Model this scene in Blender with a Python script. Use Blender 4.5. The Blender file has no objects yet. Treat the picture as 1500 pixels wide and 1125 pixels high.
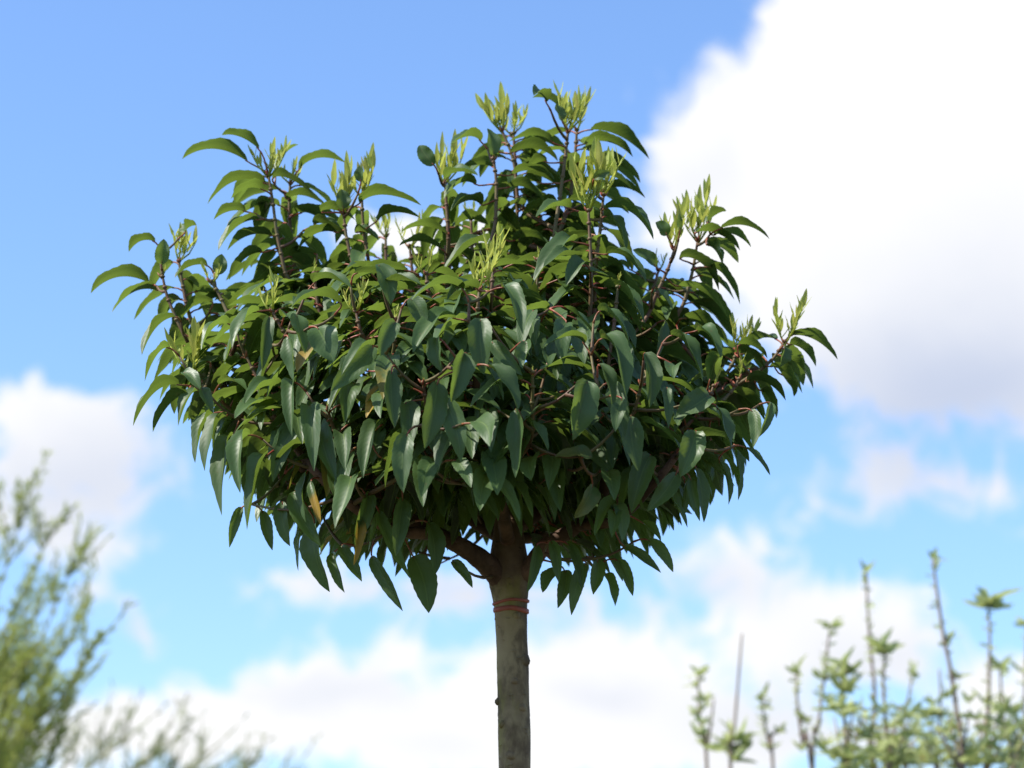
import bpy, math, random
from mathutils import Vector, Matrix
from mathutils.bvhtree import BVHTree
random.seed(11)
R = math.radians
scene = bpy.context.scene
col = scene.collection

# ------------------------------------------------------------------ camera
CAM = Vector((0.0, -3.35, 1.5)); PITCH = R(14.0); LENS = 95.0
KW = 36.0/LENS
cam_d = bpy.data.cameras.new('camera'); cam = bpy.data.objects.new('camera', cam_d)
col.objects.link(cam); scene.camera = cam
cam.location = CAM; cam.rotation_euler = (R(90)+PITCH, 0, 0)
cam_d.lens = LENS; cam_d.sensor_width = 36.0; cam_d.clip_end = 3000; cam_d.clip_start = 0.05
cam_d.dof.use_dof = True; cam_d.dof.focus_distance = 3.22; cam_d.dof.aperture_fstop = 5.6
FW = Vector((0, math.cos(PITCH), math.sin(PITCH))); UP = Vector((0, -math.sin(PITCH), math.cos(PITCH)))
def ray(px, py):
    return FW + Vector((1, 0, 0))*((px-750)/1500*KW) + UP*((562.5-py)/1500*KW)
def P(px, py, Y=0.0):                    # photo pixel (1500x1125) -> point on the vertical plane y = Y
    d = ray(px, py); return CAM + d*((Y-CAM.y)/d.y)
def to_px(p):
    v = p-CAM; z = v.dot(FW)
    return 750+v.x/z/KW*1500, 562.5-v.dot(UP)/z/KW*1500
MM = P(751, 560).x - P(750, 560).x        # metres per photo pixel at the tree

# ------------------------------------------------------------------ world
SUN_EL, SUN_AZ = R(50), R(-106)           # azimuth from +Y towards +X: the sun stands to the left, a little on the camera's side
world = bpy.data.worlds.new('World'); scene.world = world; world.use_nodes = True
nt = world.node_tree; nt.nodes.clear()
def N(t, **k):
    n = nt.nodes.new(t)
    for a, b in k.items(): setattr(n, a, b)
    return n
def put(sock, v):
    if isinstance(v, bpy.types.NodeSocket): nt.links.new(v, sock)
    else: sock.default_value = v
def M(op, a, b=0.0, c=None, clamp=False):
    n = N('ShaderNodeMath', operation=op, use_clamp=clamp); put(n.inputs[0], a); put(n.inputs[1], b)
    if c is not None: put(n.inputs[2], c)
    return n.outputs[0]
def V(op, a, b):
    n = N('ShaderNodeVectorMath', operation=op); put(n.inputs[0], a); put(n.inputs[1], b)
    return n.outputs['Value'] if op == 'DOT_PRODUCT' else n.outputs[0]
def step(x, a, b):
    n = N('ShaderNodeMapRange', interpolation_type='SMOOTHSTEP'); put(n.inputs[0], x)
    n.inputs[1].default_value = a; n.inputs[2].default_value = b; return n.outputs[0]
def mixc(f, a, b):
    n = N('ShaderNodeMix', data_type='RGBA'); put(n.inputs[0], f); put(n.inputs[6], a); put(n.inputs[7], b); return n.outputs[2]
sky = N('ShaderNodeTexSky', sky_type='NISHITA', sun_disc=False)
sky.sun_elevation = SUN_EL; sky.sun_rotation = SUN_AZ % (2*math.pi); sky.air_density = 1.0; sky.dust_density = 0.8; sky.ozone_density = 2.0
tc = N('ShaderNodeTexCoord'); dirv = tc.outputs['Generated']
sep = N('ShaderNodeSeparateXYZ'); put(sep.inputs[0], dirv)
az = M('ARCTAN2', sep.outputs[0], sep.outputs[1]); el = M('ARCSINE', sep.outputs[2])
PXR = KW/1500
def noise(scale, detail, rough, dist=0.0):
    n = N('ShaderNodeTexNoise', noise_dimensions='3D'); put(n.inputs['Vector'], dirv)
    n.inputs['Scale'].default_value = scale; n.inputs['Detail'].default_value = detail
    n.inputs['Roughness'].default_value = rough; n.inputs['Distortion'].default_value = dist
    return n.outputs
n1 = noise(26, 7, 0.58, 0.3)
nv = V('SUBTRACT', n1['Color'], (0.5, 0.5, 0.5))
comb = N('ShaderNodeCombineXYZ'); put(comb.inputs[0], az); put(comb.inputs[1], el)
warp = V('ADD', comb.outputs[0], V('MULTIPLY', nv, (0.035, 0.03, 0)))
def azel(px, py):
    d = ray(px, py).normalized(); return math.atan2(d.x, d.y), math.asin(d.z)
def field(blobs):
    acc = None
    for (cx, cy, rx, ry, s) in blobs:
        a, e = azel(cx, cy); ca = math.cos(e)
        q = V('MULTIPLY', V('SUBTRACT', warp, (a, e, 0)), (ca/(rx*PXR), 1/(ry*PXR), 0))
        g = M('EXPONENT', M('MULTIPLY', V('DOT_PRODUCT', q, q), -1.0))
        acc = M('MULTIPLY_ADD', g, s, acc if acc is not None else 0.0)
    return acc
CLOUDS = [ # centre x, y, radii, strength, in photo pixels = fixed directions in the sky
 (1420, 40, 230, 190, 1.3), (1400, 300, 270, 230, 1.3), (1190, 310, 150, 130, .8), (1180, 130, 95, 110, .65), (1010, 200, 85, 85, .52),
 (1480, 500, 210, 110, .9), (1230, 470, 130, 80, .7), (640, 345, 190, 45, .8), (1060, 330, 90, 70, .4),
 (70, 600, 120, 38, .66), (170, 665, 140, 60, .5), (20, 720, 160, 100, .52), (140, 790, 100, 60, .48), (210, 910, 70, 45, .34),
 (460, 985, 90, 42, .7), (330, 1050, 170, 45, .8), (640, 1070, 180, 70, 1.0), (730, 980, 90, 50, .55), (880, 955, 80, 60, .8), (930, 1060, 220, 90, 1.0),
 (1080, 830, 110, 75, .62), (1170, 940, 130, 65, .75), (690, 870, 260, 45, .46), (450, 865, 90, 40, .38), (590, 955, 45, 30, .42),
 (1310, 690, 60, 55, .5), (1430, 740, 110, 45, .52), (1270, 890, 80, 50, .45), (1180, 730, 50, 50, .25),
 (1330, 950, 90, 50, .5), (1470, 1010, 100, 50, .75), (1200, 1090, 260, 50, .45), (120, 1080, 240, 60, .6)]
GREY = [(1400, 580, 260, 110, .85), (1480, 420, 160, 160, .3), (1260, 430, 140, 120, .15), (700, 870, 300, 50, .55), (190, 690, 150, 110, .5), (40, 740, 140, 80, .35), (150, 920, 120, 60, .6), (480, 1010, 120, 35, .35),
        (870, 1010, 90, 35, .35), (1120, 1060, 160, 60, .35), (1330, 720, 160, 70, .45), (1060, 850, 110, 60, .3), (1290, 960, 120, 60, .35), (1030, 250, 70, 60, .25), (640, 1090, 120, 30, .2)]
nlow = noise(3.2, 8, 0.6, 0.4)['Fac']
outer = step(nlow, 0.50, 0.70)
a0, e0 = azel(750, 562)
wv = V('MULTIPLY', V('SUBTRACT', comb.outputs[0], (a0, e0, 0)), (1/0.27, 1/0.21, 0))
wv2 = V('MULTIPLY', wv, wv)
win = M('SUBTRACT', 1.0, step(V('DOT_PRODUCT', wv2, wv2), 0.55, 1.1))      # round the part of the sky in view; beyond it unseen random cloud, thinned to lower the ambient light
fc = field(CLOUDS)
dens = M('ADD', fc, M('MULTIPLY', M('MULTIPLY', M('SUBTRACT', noise(46, 9, .70, .6)['Fac'], .5), 1.7), step(fc, .0, .22)))
inner = step(dens, 0.21, 0.68)
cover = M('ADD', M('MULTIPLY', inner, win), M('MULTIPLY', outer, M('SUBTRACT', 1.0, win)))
grey_out = step(noise(5, 4, .5)['Fac'], .45, .7)
grey = M('ADD', M('MULTIPLY', field(GREY), win), M('MULTIPLY', grey_out, M('SUBTRACT', 1.0, win)), clamp=True)
CW = 5.9
ccol = mixc(grey, (CW, CW, CW*1.01, 1), (CW*.56, CW*.63, CW*.80, 1))
tintn = N('ShaderNodeMix', data_type='RGBA', blend_type='MULTIPLY'); tintn.inputs[0].default_value = 1.0
put(tintn.inputs[6], sky.outputs[0]); tintn.inputs[7].default_value = (.97, 1.16, 1.42, 1)
above = step(sep.outputs[2], -0.01, 0.04)
skycol = mixc(M('MULTIPLY', cover, above), tintn.outputs[2], ccol)
bg = N('ShaderNodeBackground'); put(bg.inputs[0], skycol); bg.inputs[1].default_value = 0.1137
nt.links.new(bg.outputs[0], N('ShaderNodeOutputWorld').inputs[0])
scene.cycles.max_bounces = 6; scene.cycles.diffuse_bounces = 3
world.cycles.sampling_method = 'MANUAL'; world.cycles.sample_map_resolution = 512

sun_d = bpy.data.lights.new('sun', 'SUN'); sun = bpy.data.objects.new('sun', sun_d); col.objects.link(sun)
sun_d.energy = 5.0; sun_d.angle = R(0.5); sun_d.color = (1.0, 0.95, 0.87)
sdir = Vector((math.sin(SUN_AZ)*math.cos(SUN_EL), math.cos(SUN_AZ)*math.cos(SUN_EL), math.sin(SUN_EL)))
sun.rotation_euler = sdir.to_track_quat('Z', 'Y').to_euler(); sun.location = sdir*20
vs = scene.view_settings; vs.view_transform = 'Standard'; vs.look = 'None'; vs.exposure = 0.65; vs.gamma = 1.0; vs.use_curve_mapping = False

# ------------------------------------------------------------------ materials
def new_mat(name):
    global nt
    m = bpy.data.materials.new(name); m.use_nodes = True; nt = m.node_tree; nt.nodes.clear()
    return m
def finish(sh): nt.links.new(sh, N('ShaderNodeOutputMaterial').inputs[0])
def bsdf(colr, rough, spec=0.5, normal=None, **kw):
    b = N('ShaderNodeBsdfPrincipled'); put(b.inputs['Base Color'], colr); put(b.inputs['Roughness'], rough); put(b.inputs['Specular IOR Level'], spec)
    if normal is not None: put(b.inputs['Normal'], normal)
    for k, v in kw.items(): put(b.inputs[k], v)
    return b.outputs[0]
def bump(h, strength, dist):
    b = N('ShaderNodeBump'); put(b.inputs['Height'], h); b.inputs['Strength'].default_value = strength; b.inputs['Distance'].default_value = dist
    return b.outputs[0]
def mixs(f, a, b):
    n = N('ShaderNodeMixShader'); put(n.inputs[0], f); nt.links.new(a, n.inputs[1]); nt.links.new(b, n.inputs[2]); return n.outputs[0]
def objnoise(scale, detail=4, rough=.55, stretch=None):
    t = N('ShaderNodeTexCoord'); n = N('ShaderNodeTexNoise'); v = t.outputs['Object']
    if stretch: v = V('MULTIPLY', v, stretch)
    put(n.inputs['Vector'], v); n.inputs['Scale'].default_value = scale; n.inputs['Detail'].default_value = detail; n.inputs['Roughness'].default_value = rough
    return n.outputs['Fac']

def leaf_material(name, top, top2, under, trans, rough, tw, veins=True):
    m = new_mat(name)
    uv = N('ShaderNodeUVMap', uv_map='blade'); s = N('ShaderNodeSeparateXYZ'); put(s.inputs[0], uv.outputs[0])   # x along the blade, y across (0.5 = midrib)
    uv2 = N('ShaderNodeUVMap', uv_map='leafid'); s2 = N('ShaderNodeSeparateXYZ'); put(s2.inputs[0], uv2.outputs[0])  # x random, y yellowing
    rnd, yel = s2.outputs[0], s2.outputs[1]
    av = M('ABSOLUTE', M('SUBTRACT', s.outputs[1], .5))
    blot = objnoise(55, 3)
    topc = mixc(M('ADD', M('MULTIPLY', rnd, .75), M('MULTIPLY', blot, .35), clamp=True), top, top2)
    geo = N('ShaderNodeNewGeometry')
    c = mixc(geo.outputs['Backfacing'], topc, mixc(M('MULTIPLY', rnd, .6), under, tuple(x*.75 for x in under[:3])+(1,)))
    rib = M('SUBTRACT', 1.0, step(av, 0.014, 0.042))
    c = mixc(M('MULTIPLY', rib, .75), c, (under[0]*1.9, under[1]*1.6, under[2]*1.4, 1))
    edge = step(av, 0.468, 0.495)
    c = mixc(M('MULTIPLY', edge, .6), c, (under[0]*2.0, under[1]*1.8, under[2]*1.5, 1))
    yf = M('MULTIPLY', yel, step(M('ADD', objnoise(38, 4), M('MULTIPLY', s.outputs[0], .35)), .45, .75), clamp=True)
    c = mixc(yf, c, (.30, .19, .025, 1))
    c = mixc(M('MULTIPLY', step(objnoise(150, 2, .5), .68, .73), .45), c, (.10, .07, .03, 1))
    vein = N('ShaderNodeTexWave', wave_type='BANDS', bands_direction='X')
    cb = N('ShaderNodeCombineXYZ'); put(cb.inputs[0], M('SUBTRACT', s.outputs[0], M('MULTIPLY', av, .5)))
    put(vein.inputs['Vector'], cb.outputs[0]); vein.inputs['Scale'].default_value = 3.4; vein.inputs['Distortion'].default_value = .6; vein.inputs['Detail'].default_value = 1
    h = M('ADD', M('MULTIPLY', vein.outputs['Fac'], .5), M('ADD', M('MULTIPLY', rib, -1.2), M('MULTIPLY', objnoise(90, 3), .9)))
    nm = bump(h, .11 if veins else .06, .0010)
    rg = M('ADD', M('MULTIPLY', geo.outputs['Backfacing'], .22), M('ADD', rough-.08, M('ADD', M('MULTIPLY', blot, .14), M('MULTIPLY', rnd, .10))))
    b = bsdf(c, rg, .32, nm)
    t = N('ShaderNodeBsdfTranslucent'); put(t.inputs[0], mixc(yf, mixc(rnd, trans, tuple(x*.6 for x in trans[:3])+(1,)), (.5, .32, .04, 1))); put(t.inputs[1], nm)
    finish(mixs(tw, b, t.outputs[0])); return m
MAT = {}
MAT['leaf'] = leaf_material('laurel_leaf', (.007, .013, .005, 1), (.014, .028, .008, 1), (.054, .098, .030, 1), (.42, .62, .085, 1), .21, .19)
MAT['young'] = leaf_material('young_leaf', (.31, .40, .06, 1), (.42, .36, .09, 1), (.36, .42, .09, 1), (.66, .70, .14, 1), .42, .45, False)
MAT['willow'] = leaf_material('willow_leaf', (.19, .26, .055, 1), (.33, .37, .085, 1), (.27, .33, .11, 1), (.62, .68, .16, 1), .5, .42, False)
MAT['wisp'] = leaf_material('wispy_leaf', (.28, .32, .15, 1), (.36, .38, .20, 1), (.22, .26, .16, 1), (.42, .48, .2, 1), .5, .4, False)
MAT['fruit'] = leaf_material('fruit_leaf', (.24, .31, .09, 1), (.36, .42, .15, 1), (.42, .47, .22, 1), (.62, .70, .26, 1), .55, .4, False)
def simple(name, c1, c2, scale, rough, stretch=None, b=.0, spec=.35):
    m = new_mat(name); n = objnoise(scale, 5, .6, stretch)
    finish(bsdf(mixc(step(n, .3, .7), c1, c2), rough, spec, bump(n, b, .002) if b else None)); MAT[name] = m
simple('petiole', (.26, .045, .028, 1), (.22, .10, .04, 1), 60, .45)
simple('twig', (.115, .050, .030, 1), (.12, .105, .035, 1), 22, .6, None, .3)
simple('tie', (.42, .10, .055, 1), (.30, .08, .05, 1), 70, .55, None, .2)
simple('sapling_bark', (.16, .115, .095, 1), (.28, .22, .16, 1), 30, .7)
simple('green_twig', (.20, .20, .09, 1), (.26, .25, .12, 1), 20, .8)
simple('willow_bark', (.16, .12, .08, 1), (.22, .18, .10, 1), 20, .8)
simple('blossom_bud', (.65, .18, .14, 1), (.55, .12, .10, 1), 40, .6)
def bark(name, c_a, c_b, green, amount, graft=None):
    m = new_mat(name)
    n = objnoise(9, 6, .62); fine = objnoise(34, 6, .6, (1, 1, .9)); band = objnoise(26, 3, .5, (.25, .25, 3.2)); alg = objnoise(13, 5, .6, (1.6, 1, .55))
    c = mixc(step(fine, .3, .72), c_a, c_b)
    c = mixc(M('MULTIPLY', step(alg, .46, .64), amount), c, green)
    vor = N('ShaderNodeTexVoronoi'); t = N('ShaderNodeTexCoord'); put(vor.inputs['Vector'], V('MULTIPLY', t.outputs['Object'], (1, 1, 2.4))); vor.inputs['Scale'].default_value = 46
    lent = M('SUBTRACT', 1.0, step(vor.outputs['Distance'], .10, .22))
    c = mixc(M('MULTIPLY', lent, M('MULTIPLY', step(n, .45, .6), .65)), c, (.05, .036, .026, 1))
    c = mixc(M('MULTIPLY', step(band, .62, .72), .3), c, (.085, .065, .045, 1)); c = mixc(M('MULTIPLY', step(n, .48, .58), .6), c, tuple(x*1.3 for x in c_b[:3])+(1,))
    c = mixc(M('MULTIPLY', step(objnoise(20, 5, .65, (1, 1, .5)), .47, .60), .7), c, tuple(x*.55 for x in c_a[:3])+(1,))
    if graft:                              # the grafted head has redder, darker bark than the stem below
        sz = N('ShaderNodeSeparateXYZ'); put(sz.inputs[0], t.outputs['Object'])
        c = mixc(M('MULTIPLY', step(M('ADD', sz.outputs[2], M('MULTIPLY', n, .05)), graft, graft+.04), .8), c, mixc(fine, (.075, .04, .026, 1), (.17, .095, .06, 1)))
    h = M('ADD', M('MULTIPLY', fine, .7), M('ADD', M('MULTIPLY', band, .2), M('MULTIPLY', lent, .5)))
    finish(bsdf(c, .8, .25, bump(h, .7, .003))); MAT[name] = m
bark('trunk_bark', (.14, .09, .05, 1), (.29, .215, .115, 1), (.23, .20, .045, 1), .8, P(748, 872).z+.02)
bark('branch_bark', (.08, .042, .027, 1), (.16, .085, .055, 1), (.09, .065, .03, 1), .3)
m = new_mat('ground'); n = objnoise(.6, 8, .65); n2 = objnoise(14, 6, .7)
finish(bsdf(mixc(step(M('ADD', M('MULTIPLY', n, .6), M('MULTIPLY', n2, .4)), .4, .6), (.045, .070, .02, 1), (.095, .075, .05, 1)), .95, .2, bump(n2, .6, .03))); MAT['ground'] = m

# ------------------------------------------------------------------ mesh helpers
class Mesh:
    def __init__(s): s.v = []; s.f = []; s.m = []; s.uv = []; s.id = []
    def add(s, v, f, m, uv=None, idv=(0, 0)):
        o = len(s.v); s.v += v; s.f += [tuple(i+o for i in q) for q in f]; s.m += m
        s.uv += uv if uv else [(0, .2)]*len(v); s.id += [idv]*len(v)
    def join(s, g): s.add(*g)
    def mesh(s, name, mats, smooth=True):
        me = bpy.data.meshes.new(name); me.from_pydata([tuple(p) for p in s.v], [], s.f)
        for k in mats: me.materials.append(MAT[k])
        me.polygons.foreach_set('material_index', s.m); me.polygons.foreach_set('use_smooth', [smooth]*len(s.f))
        li = [0]*len(me.loops); me.loops.foreach_get('vertex_index', li)
        for nm, src in (('blade', s.uv), ('leafid', s.id)):
            u = me.uv_layers.new(name=nm); u.data.foreach_set('uv', [c for i in li for c in src[i]])
        me.update(); return me
    def build(s, name, mats, parent=None, smooth=True):
        o = bpy.data.objects.new(name, s.mesh(name, mats, smooth)); col.objects.link(o); set_parent(o, parent); return o
def set_parent(o, parent):
    if parent is not None:
        o.parent = parent; o.matrix_parent_inverse = Matrix.Translation(-world_loc(parent))
def world_loc(o):
    return o.location.copy() + (world_loc(o.parent) - world_loc(o.parent) if o.parent else Vector())
def empty(name, loc):
    e = bpy.data.objects.new(name, None); e.empty_display_size = .1; e.location = loc; col.objects.link(e); return e
def tag(o, label=None, cat=None, group=None, kind=None):
    for k, v in (('label', label), ('category', cat), ('group', group), ('kind', kind)):
        if v: o[k] = v
    return o
def tube(pts, rads, n=6, mat=0, wob=0.0):
    v, f = [], []; prev = None
    for i, p in enumerate(pts):
        t = (pts[min(i+1, len(pts)-1)]-pts[max(i-1, 0)]).normalized()
        a = prev if prev is not None else (Vector((0, 1, 0)) if abs(t.y) < .9 else Vector((1, 0, 0)))
        a = (a-t*a.dot(t)).normalized(); b = t.cross(a); prev = a
        for k in range(n):
            th = 2*math.pi*k/n; r = rads[i]*(1+random.uniform(-wob, wob))
            v.append(p+a*math.cos(th)*r+b*math.sin(th)*r)
    for i in range(len(pts)-1):
        for k in range(n):
            k2 = (k+1) % n; f.append((i*n+k, i*n+k2, (i+1)*n+k2, (i+1)*n+k))
    f.append(tuple(range(n-1, -1, -1))); f.append(tuple((len(pts)-1)*n+k for k in range(n)))
    return v, f, [mat]*len(f)
def bez(a, b, c, d, n):
    out = []
    for i in range(n+1):
        t = i/n; s = 1-t; out.append(a*s**3+b*3*s*s*t+c*3*s*t*t+d*t**3)
    return out
def spline(pts, n=6):                     # Catmull-Rom
    out = []; q = [pts[0]*2-pts[1]]+list(pts)+[pts[-1]*2-pts[-2]]
    for i in range(1, len(q)-2):
        for k in range(n):
            t = k/n; p0, p1, p2, p3 = q[i-1:i+3]
            out.append(.5*((2*p1)+(p2-p0)*t+(2*p0-5*p1+4*p2-p3)*t*t+(3*p1-p0-3*p2+p3)*t**3))
    return out+[pts[-1]]
ZUP = Vector((0, 0, 1))
def leaf_geom(S, B, T, bow, ref, roll=0.0, width=.036, fold=.6, rows=17, idv=(.5, 0), curl=0.0, petr=.0011, both=True):
    """one leaf: red petiole from stem point S to blade base B, blade arching from B to the tip T; folded along its midrib"""
    L = (T-B).length; v, f, mi, uv = [], [], [], []
    C = B.lerp(T, .42)+ref.normalized()*bow*L
    if rows > 10:
        sdv = (T-B).cross(ref)
        if sdv.length > 1e-6: C += sdv.normalized()*L*random.uniform(-.15, .15)
        width *= random.uniform(.86, 1.12)
    mid = []
    for i in range(rows+1):
        t = i/rows; s = 1-t; mid.append(B*s*s+C*2*s*t+T*t*t)
    ph = random.random()*6.28; cols = (-1, -.55, 0, .55, 1)
    for i in range(rows+1):
        u = i/rows; t = (mid[min(i+1, rows)]-mid[max(i-1, 0)]).normalized()
        nn = ref-t*ref.dot(t)
        nn = nn.normalized() if nn.length > 1e-4 else Vector((0, -1, 0))
        nn = Matrix.Rotation(roll+curl*u, 3, t) @ nn; sd = t.cross(nn)
        w = width*.5*(u**.58)*((1-u)**.82)/.5405 if 0 < u < 1 else (.0008 if u == 0 else .0003)
        for c in cols:
            ser = (1.0 if i % 2 else .945) if abs(c) == 1 else 1.0
            a = abs(c)*w*ser
            fo = fold*(1-.25*u)
            wav = .13*w*math.sin(u*11+ph+(2 if c > 0 else 0))*abs(c)
            v.append(mid[i]+sd*(c*w*ser*math.cos(fo))+nn*(a*math.sin(fo)+.35*w*(abs(c)-c*c)+wav))
            uv.append((u, .5+.5*c))
    for i in range(rows):
        for k in range(4):
            f.append((i*5+k, (i+1)*5+k, (i+1)*5+k+1, i*5+k+1)); mi.append(0)
    if S is not None and (S-B).length > .002:
        t0 = (mid[1]-mid[0]).normalized(); d = (B-S).length
        pts = bez(S, S.lerp(B, .4)+ZUP*.08*d, B-t0*.3*d, B+t0*.004, 4)
        pv, pf, pm = tube(pts, [petr*1.5, petr*1.15, petr, petr, petr*.8], 5, 1)
        o = len(v); v += pv; f += [tuple(i+o for i in q) for q in pf]; mi += pm; uv += [(0, .2)]*len(pv)
    return v, f, mi, uv, idv

# ------------------------------------------------------------------ ground
g = Mesh(); RINGS = [0, 2, 6, 15, 40, 100, 300, 900]; SEG = 40
gv = [Vector((0, 0, 0))]; gf = []
for ri, r in enumerate(RINGS[1:]):
    for k in range(SEG):
        th = 2*math.pi*k/SEG; gv.append(Vector((math.cos(th)*r, math.sin(th)*r, 0)))
for k in range(SEG): gf.append((0, 1+k, 1+(k+1) % SEG))
for ri in range(len(RINGS)-2):
    o = 1+ri*SEG
    for k in range(SEG):
        k2 = (k+1) % SEG; gf.append((o+k, o+SEG+k, o+SEG+k2, o+k2))
g.add(gv, gf, [0]*len(gf)); tag(g.build('ground', ['ground']), kind='structure')

# ------------------------------------------------------------------ the laurel: trunk and limbs
tree = empty('laurel_tree', (P(755, 1125).x, 0, 0))
tag(tree, 'clipped standard laurel with rounded crown of glossy dark green leaves on bare stem', 'tree')
def tx(py): return P(750, py).z
c0 = P(748, 880)
axis = [Vector((.006, 0, -.05)), Vector((.008, 0, .4)), Vector((-.004, .004, .9)), Vector((.010, 0, 1.4)), P(754, 1125), P(752.5, 1040), P(750.5, 960), P(748, 890), P(746, 850), P(745, 815), P(744, 760), P(738, 680)]
rad = [.030, .0265, .0245, .0232, .0196, .0200, .0200, .0202, .0262, .0235, .0170, .0090]
ap = spline(axis, 8); ar = []
for i in range(len(ap)):
    q = i/8; a = min(int(q), len(rad)-2); ar.append(rad[a]+(rad[a+1]-rad[a])*(q-a))
for i, p in enumerate(ap):
    z = p.z; ar[i] *= 1+.018*math.sin(z*31)+.014*math.sin(z*77+1)
tm = Mesh(); tm.add(*tube(ap, ar, 20, 0, .012))
for (px, py, s) in ((772, 968, .007), (727, 905, .0055), (757, 904, .004), (748, 1108, .005), (733, 1062, .004), (766, 1038, .005), (754, 1000, .004), (770, 1075, .004), (726, 1028, .004)):   # bud scars and knots
    q = P(px, py); ctr = P(751, py); off = max(-.98, min(.98, (q.x-ctr.x)/.0206))
    d = Vector((off, -math.sqrt(1-off*off), 0)); pos = ctr+d*.0188
    tm.add(*tube([pos-d*.003, pos+d*.001, pos+d*.0028+ZUP*.0008, pos+d*.0036+ZUP*.001], [s*1.5, s*1.2, s*.7, s*.25], 8, 0, .15))
trunk = tm.build('trunk', ['trunk_bark'], tree)
for (y0, y1, r, tl) in ((880, 884, .0216, .1), (893, 896, .0214, -.05)): pass
tie = Mesh()
for (py, tl, hh) in ((883, .10, .0018), (895, -.05, .0030)):
    c = P(748.5, py); rr = .0218+(.0008 if py < 890 else 0); prof = [(-hh, 0), (-hh*.6, .0007), (hh*.6, .0007), (hh, 0), (hh, -.003), (-hh, -.003)]; n = 40; v = []; f = []
    for k in range(n):
        th = 2*math.pi*k/n
        for (dz, dr) in prof:
            r_ = rr+dr+.0004*math.sin(5*th+py); v.append(c+Vector((math.cos(th)*r_, math.sin(th)*r_, dz+tl*math.cos(th)*r_*.8+.0008*math.sin(3*th))))
    for k in range(n):
        for j in range(6): f.append((k*6+j, ((k+1) % n)*6+j, ((k+1) % n)*6+(j+1) % 6, k*6+(j+1) % 6))
    tie.add(v, f, [0]*len(f))
tie_o = tie.build('plant_tie', ['tie'])
tag(tie_o, 'red rubber tie wound twice round the trunk below the branches', 'tie')

branches = []                              # centre lines with radii, for the shoots to grow from
def branch(pts, r0, r1):
    q = spline([Vector(p) for p in pts], 6); n = len(q); rr = [r0+(r1-r0)*(i/(n-1))**.8 for i in range(n)]
    b = Mesh(); b.add(*tube(q, rr, 10, 0, .05)); o = b.build('branch', ['branch_bark'], tree); branches.append((q, rr, o)); return o
J = P(746, 845)
branch([J+Vector((0, 0, -.015)), P(712, 826, -.02), P(680, 803, -.035), P(645, 785, -.05), P(560, 735, -.08), P(470, 660, -.09), P(400, 570, -.08)], .0165, .005)
branch([J+Vector((.004, 0, -.01)), P(776, 832, -.015), P(798, 800, -.03), P(845, 770, -.05), P(885, 715, -.07), P(893, 640, -.09), P(870, 540, -.10)], .0125, .006)
branch([P(848, 768, -.05), P(910, 690, -.03), P(990, 620, .0), P(1060, 570, .02), P(1110, 540, .02)], .0095, .004)
branch([P(744, 790), P(690, 760, .06), P(600, 690, .14), P(500, 590, .18), P(440, 500, .16)], .011, .005)
branch([P(744, 780), P(800, 740, .07), P(880, 650, .14), P(950, 540, .16), P(975, 470, .14)], .011, .005)
branch([P(745, 800), P(735, 745, -.10), P(715, 660, -.20), P(700, 560, -.24), P(697, 480, -.25)], .010, .005)
branch([P(745, 770), P(765, 700, .12), P(790, 590, .24), P(800, 480, .26)], .010, .005)
branch([P(640, 783, -.05), P(560, 770, -.14), P(470, 700, -.20), P(400, 610, -.18)], .0085, .004)
branch([P(735, 690), P(690, 580, .03), P(660, 450, .05), P(655, 360, .04)], .0085, .004)
branch([P(738, 690), P(780, 560, .0), P(815, 440, .02), P(820, 340, .02)], .0085, .004)
branch([P(845, 770, -.05), P(905, 760, -.12), P(965, 700, -.16), P(1010, 640, -.14)], .0075, .004)
branch([P(560, 735, -.08), P(450, 690, -.02), P(370, 620, .04), P(310, 540, .05)], .0075, .004)
branch([P(744, 790), P(720, 770, .14), P(640, 720, .26), P(590, 600, .32)], .009, .004)
branch([P(744, 790), P(800, 780, .14), P(880, 720, .26), P(900, 600, .30)], .009, .004)
BP = [(p, r, o) for (q, rr, o) in branches for p, r in zip(q, rr)][0::1]

# ------------------------------------------------------------------ crown model
CX, CZ = P(690, 545).x, P(690, 545).z
AX, AY, AZ = .435, .42, .285
CC = Vector((CX, .0, CZ))
def front_depth(px, py, k):
    p = P(px, py, 0); e = 1-((p.x-CX)/AX)**2-((p.z-CZ)/AZ)**2
    return -AY*math.sqrt(max(e, .0))*k
def outward(p):
    d = Vector((p.x-CX, p.y, 0)); return d.normalized() if d.length > .02 else Vector((0, -1, 0))

shoots = []                                # dict(pts, object, meshdata)
def shoot(tip, via, Y, r=.0026, base=None):
    pts = [P(*tip, Y)] + [P(x, y, Y+dy) for (x, y, dy) in via]
    pts = pts[::-1]
    if base is None:
        b = min(BP, key=lambda q: (q[0]-pts[0]).length + max(0, q[0].z-pts[0].z+.02)*3); pts = [b[0]]+pts
    q = spline(pts, 6); n = len(q)
    shoots.append(dict(pts=q, mesh=Mesh(), leaves=[], r=r))
    shoots[-1]['mesh'].add(*tube(q, [r*(1.25-.62*i/(n-1)) for i in range(n)], 7, 0, .08))
    for i in range(3, n, 3):              # leaf nodes
        p = q[i]; shoots[-1]['mesh'].add(*tube([p-ZUP*.0022, p, p+ZUP*.0022], [r*.8, r*1.45, r*.8], 6, 0, .1))
    return shoots[-1]
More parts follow.
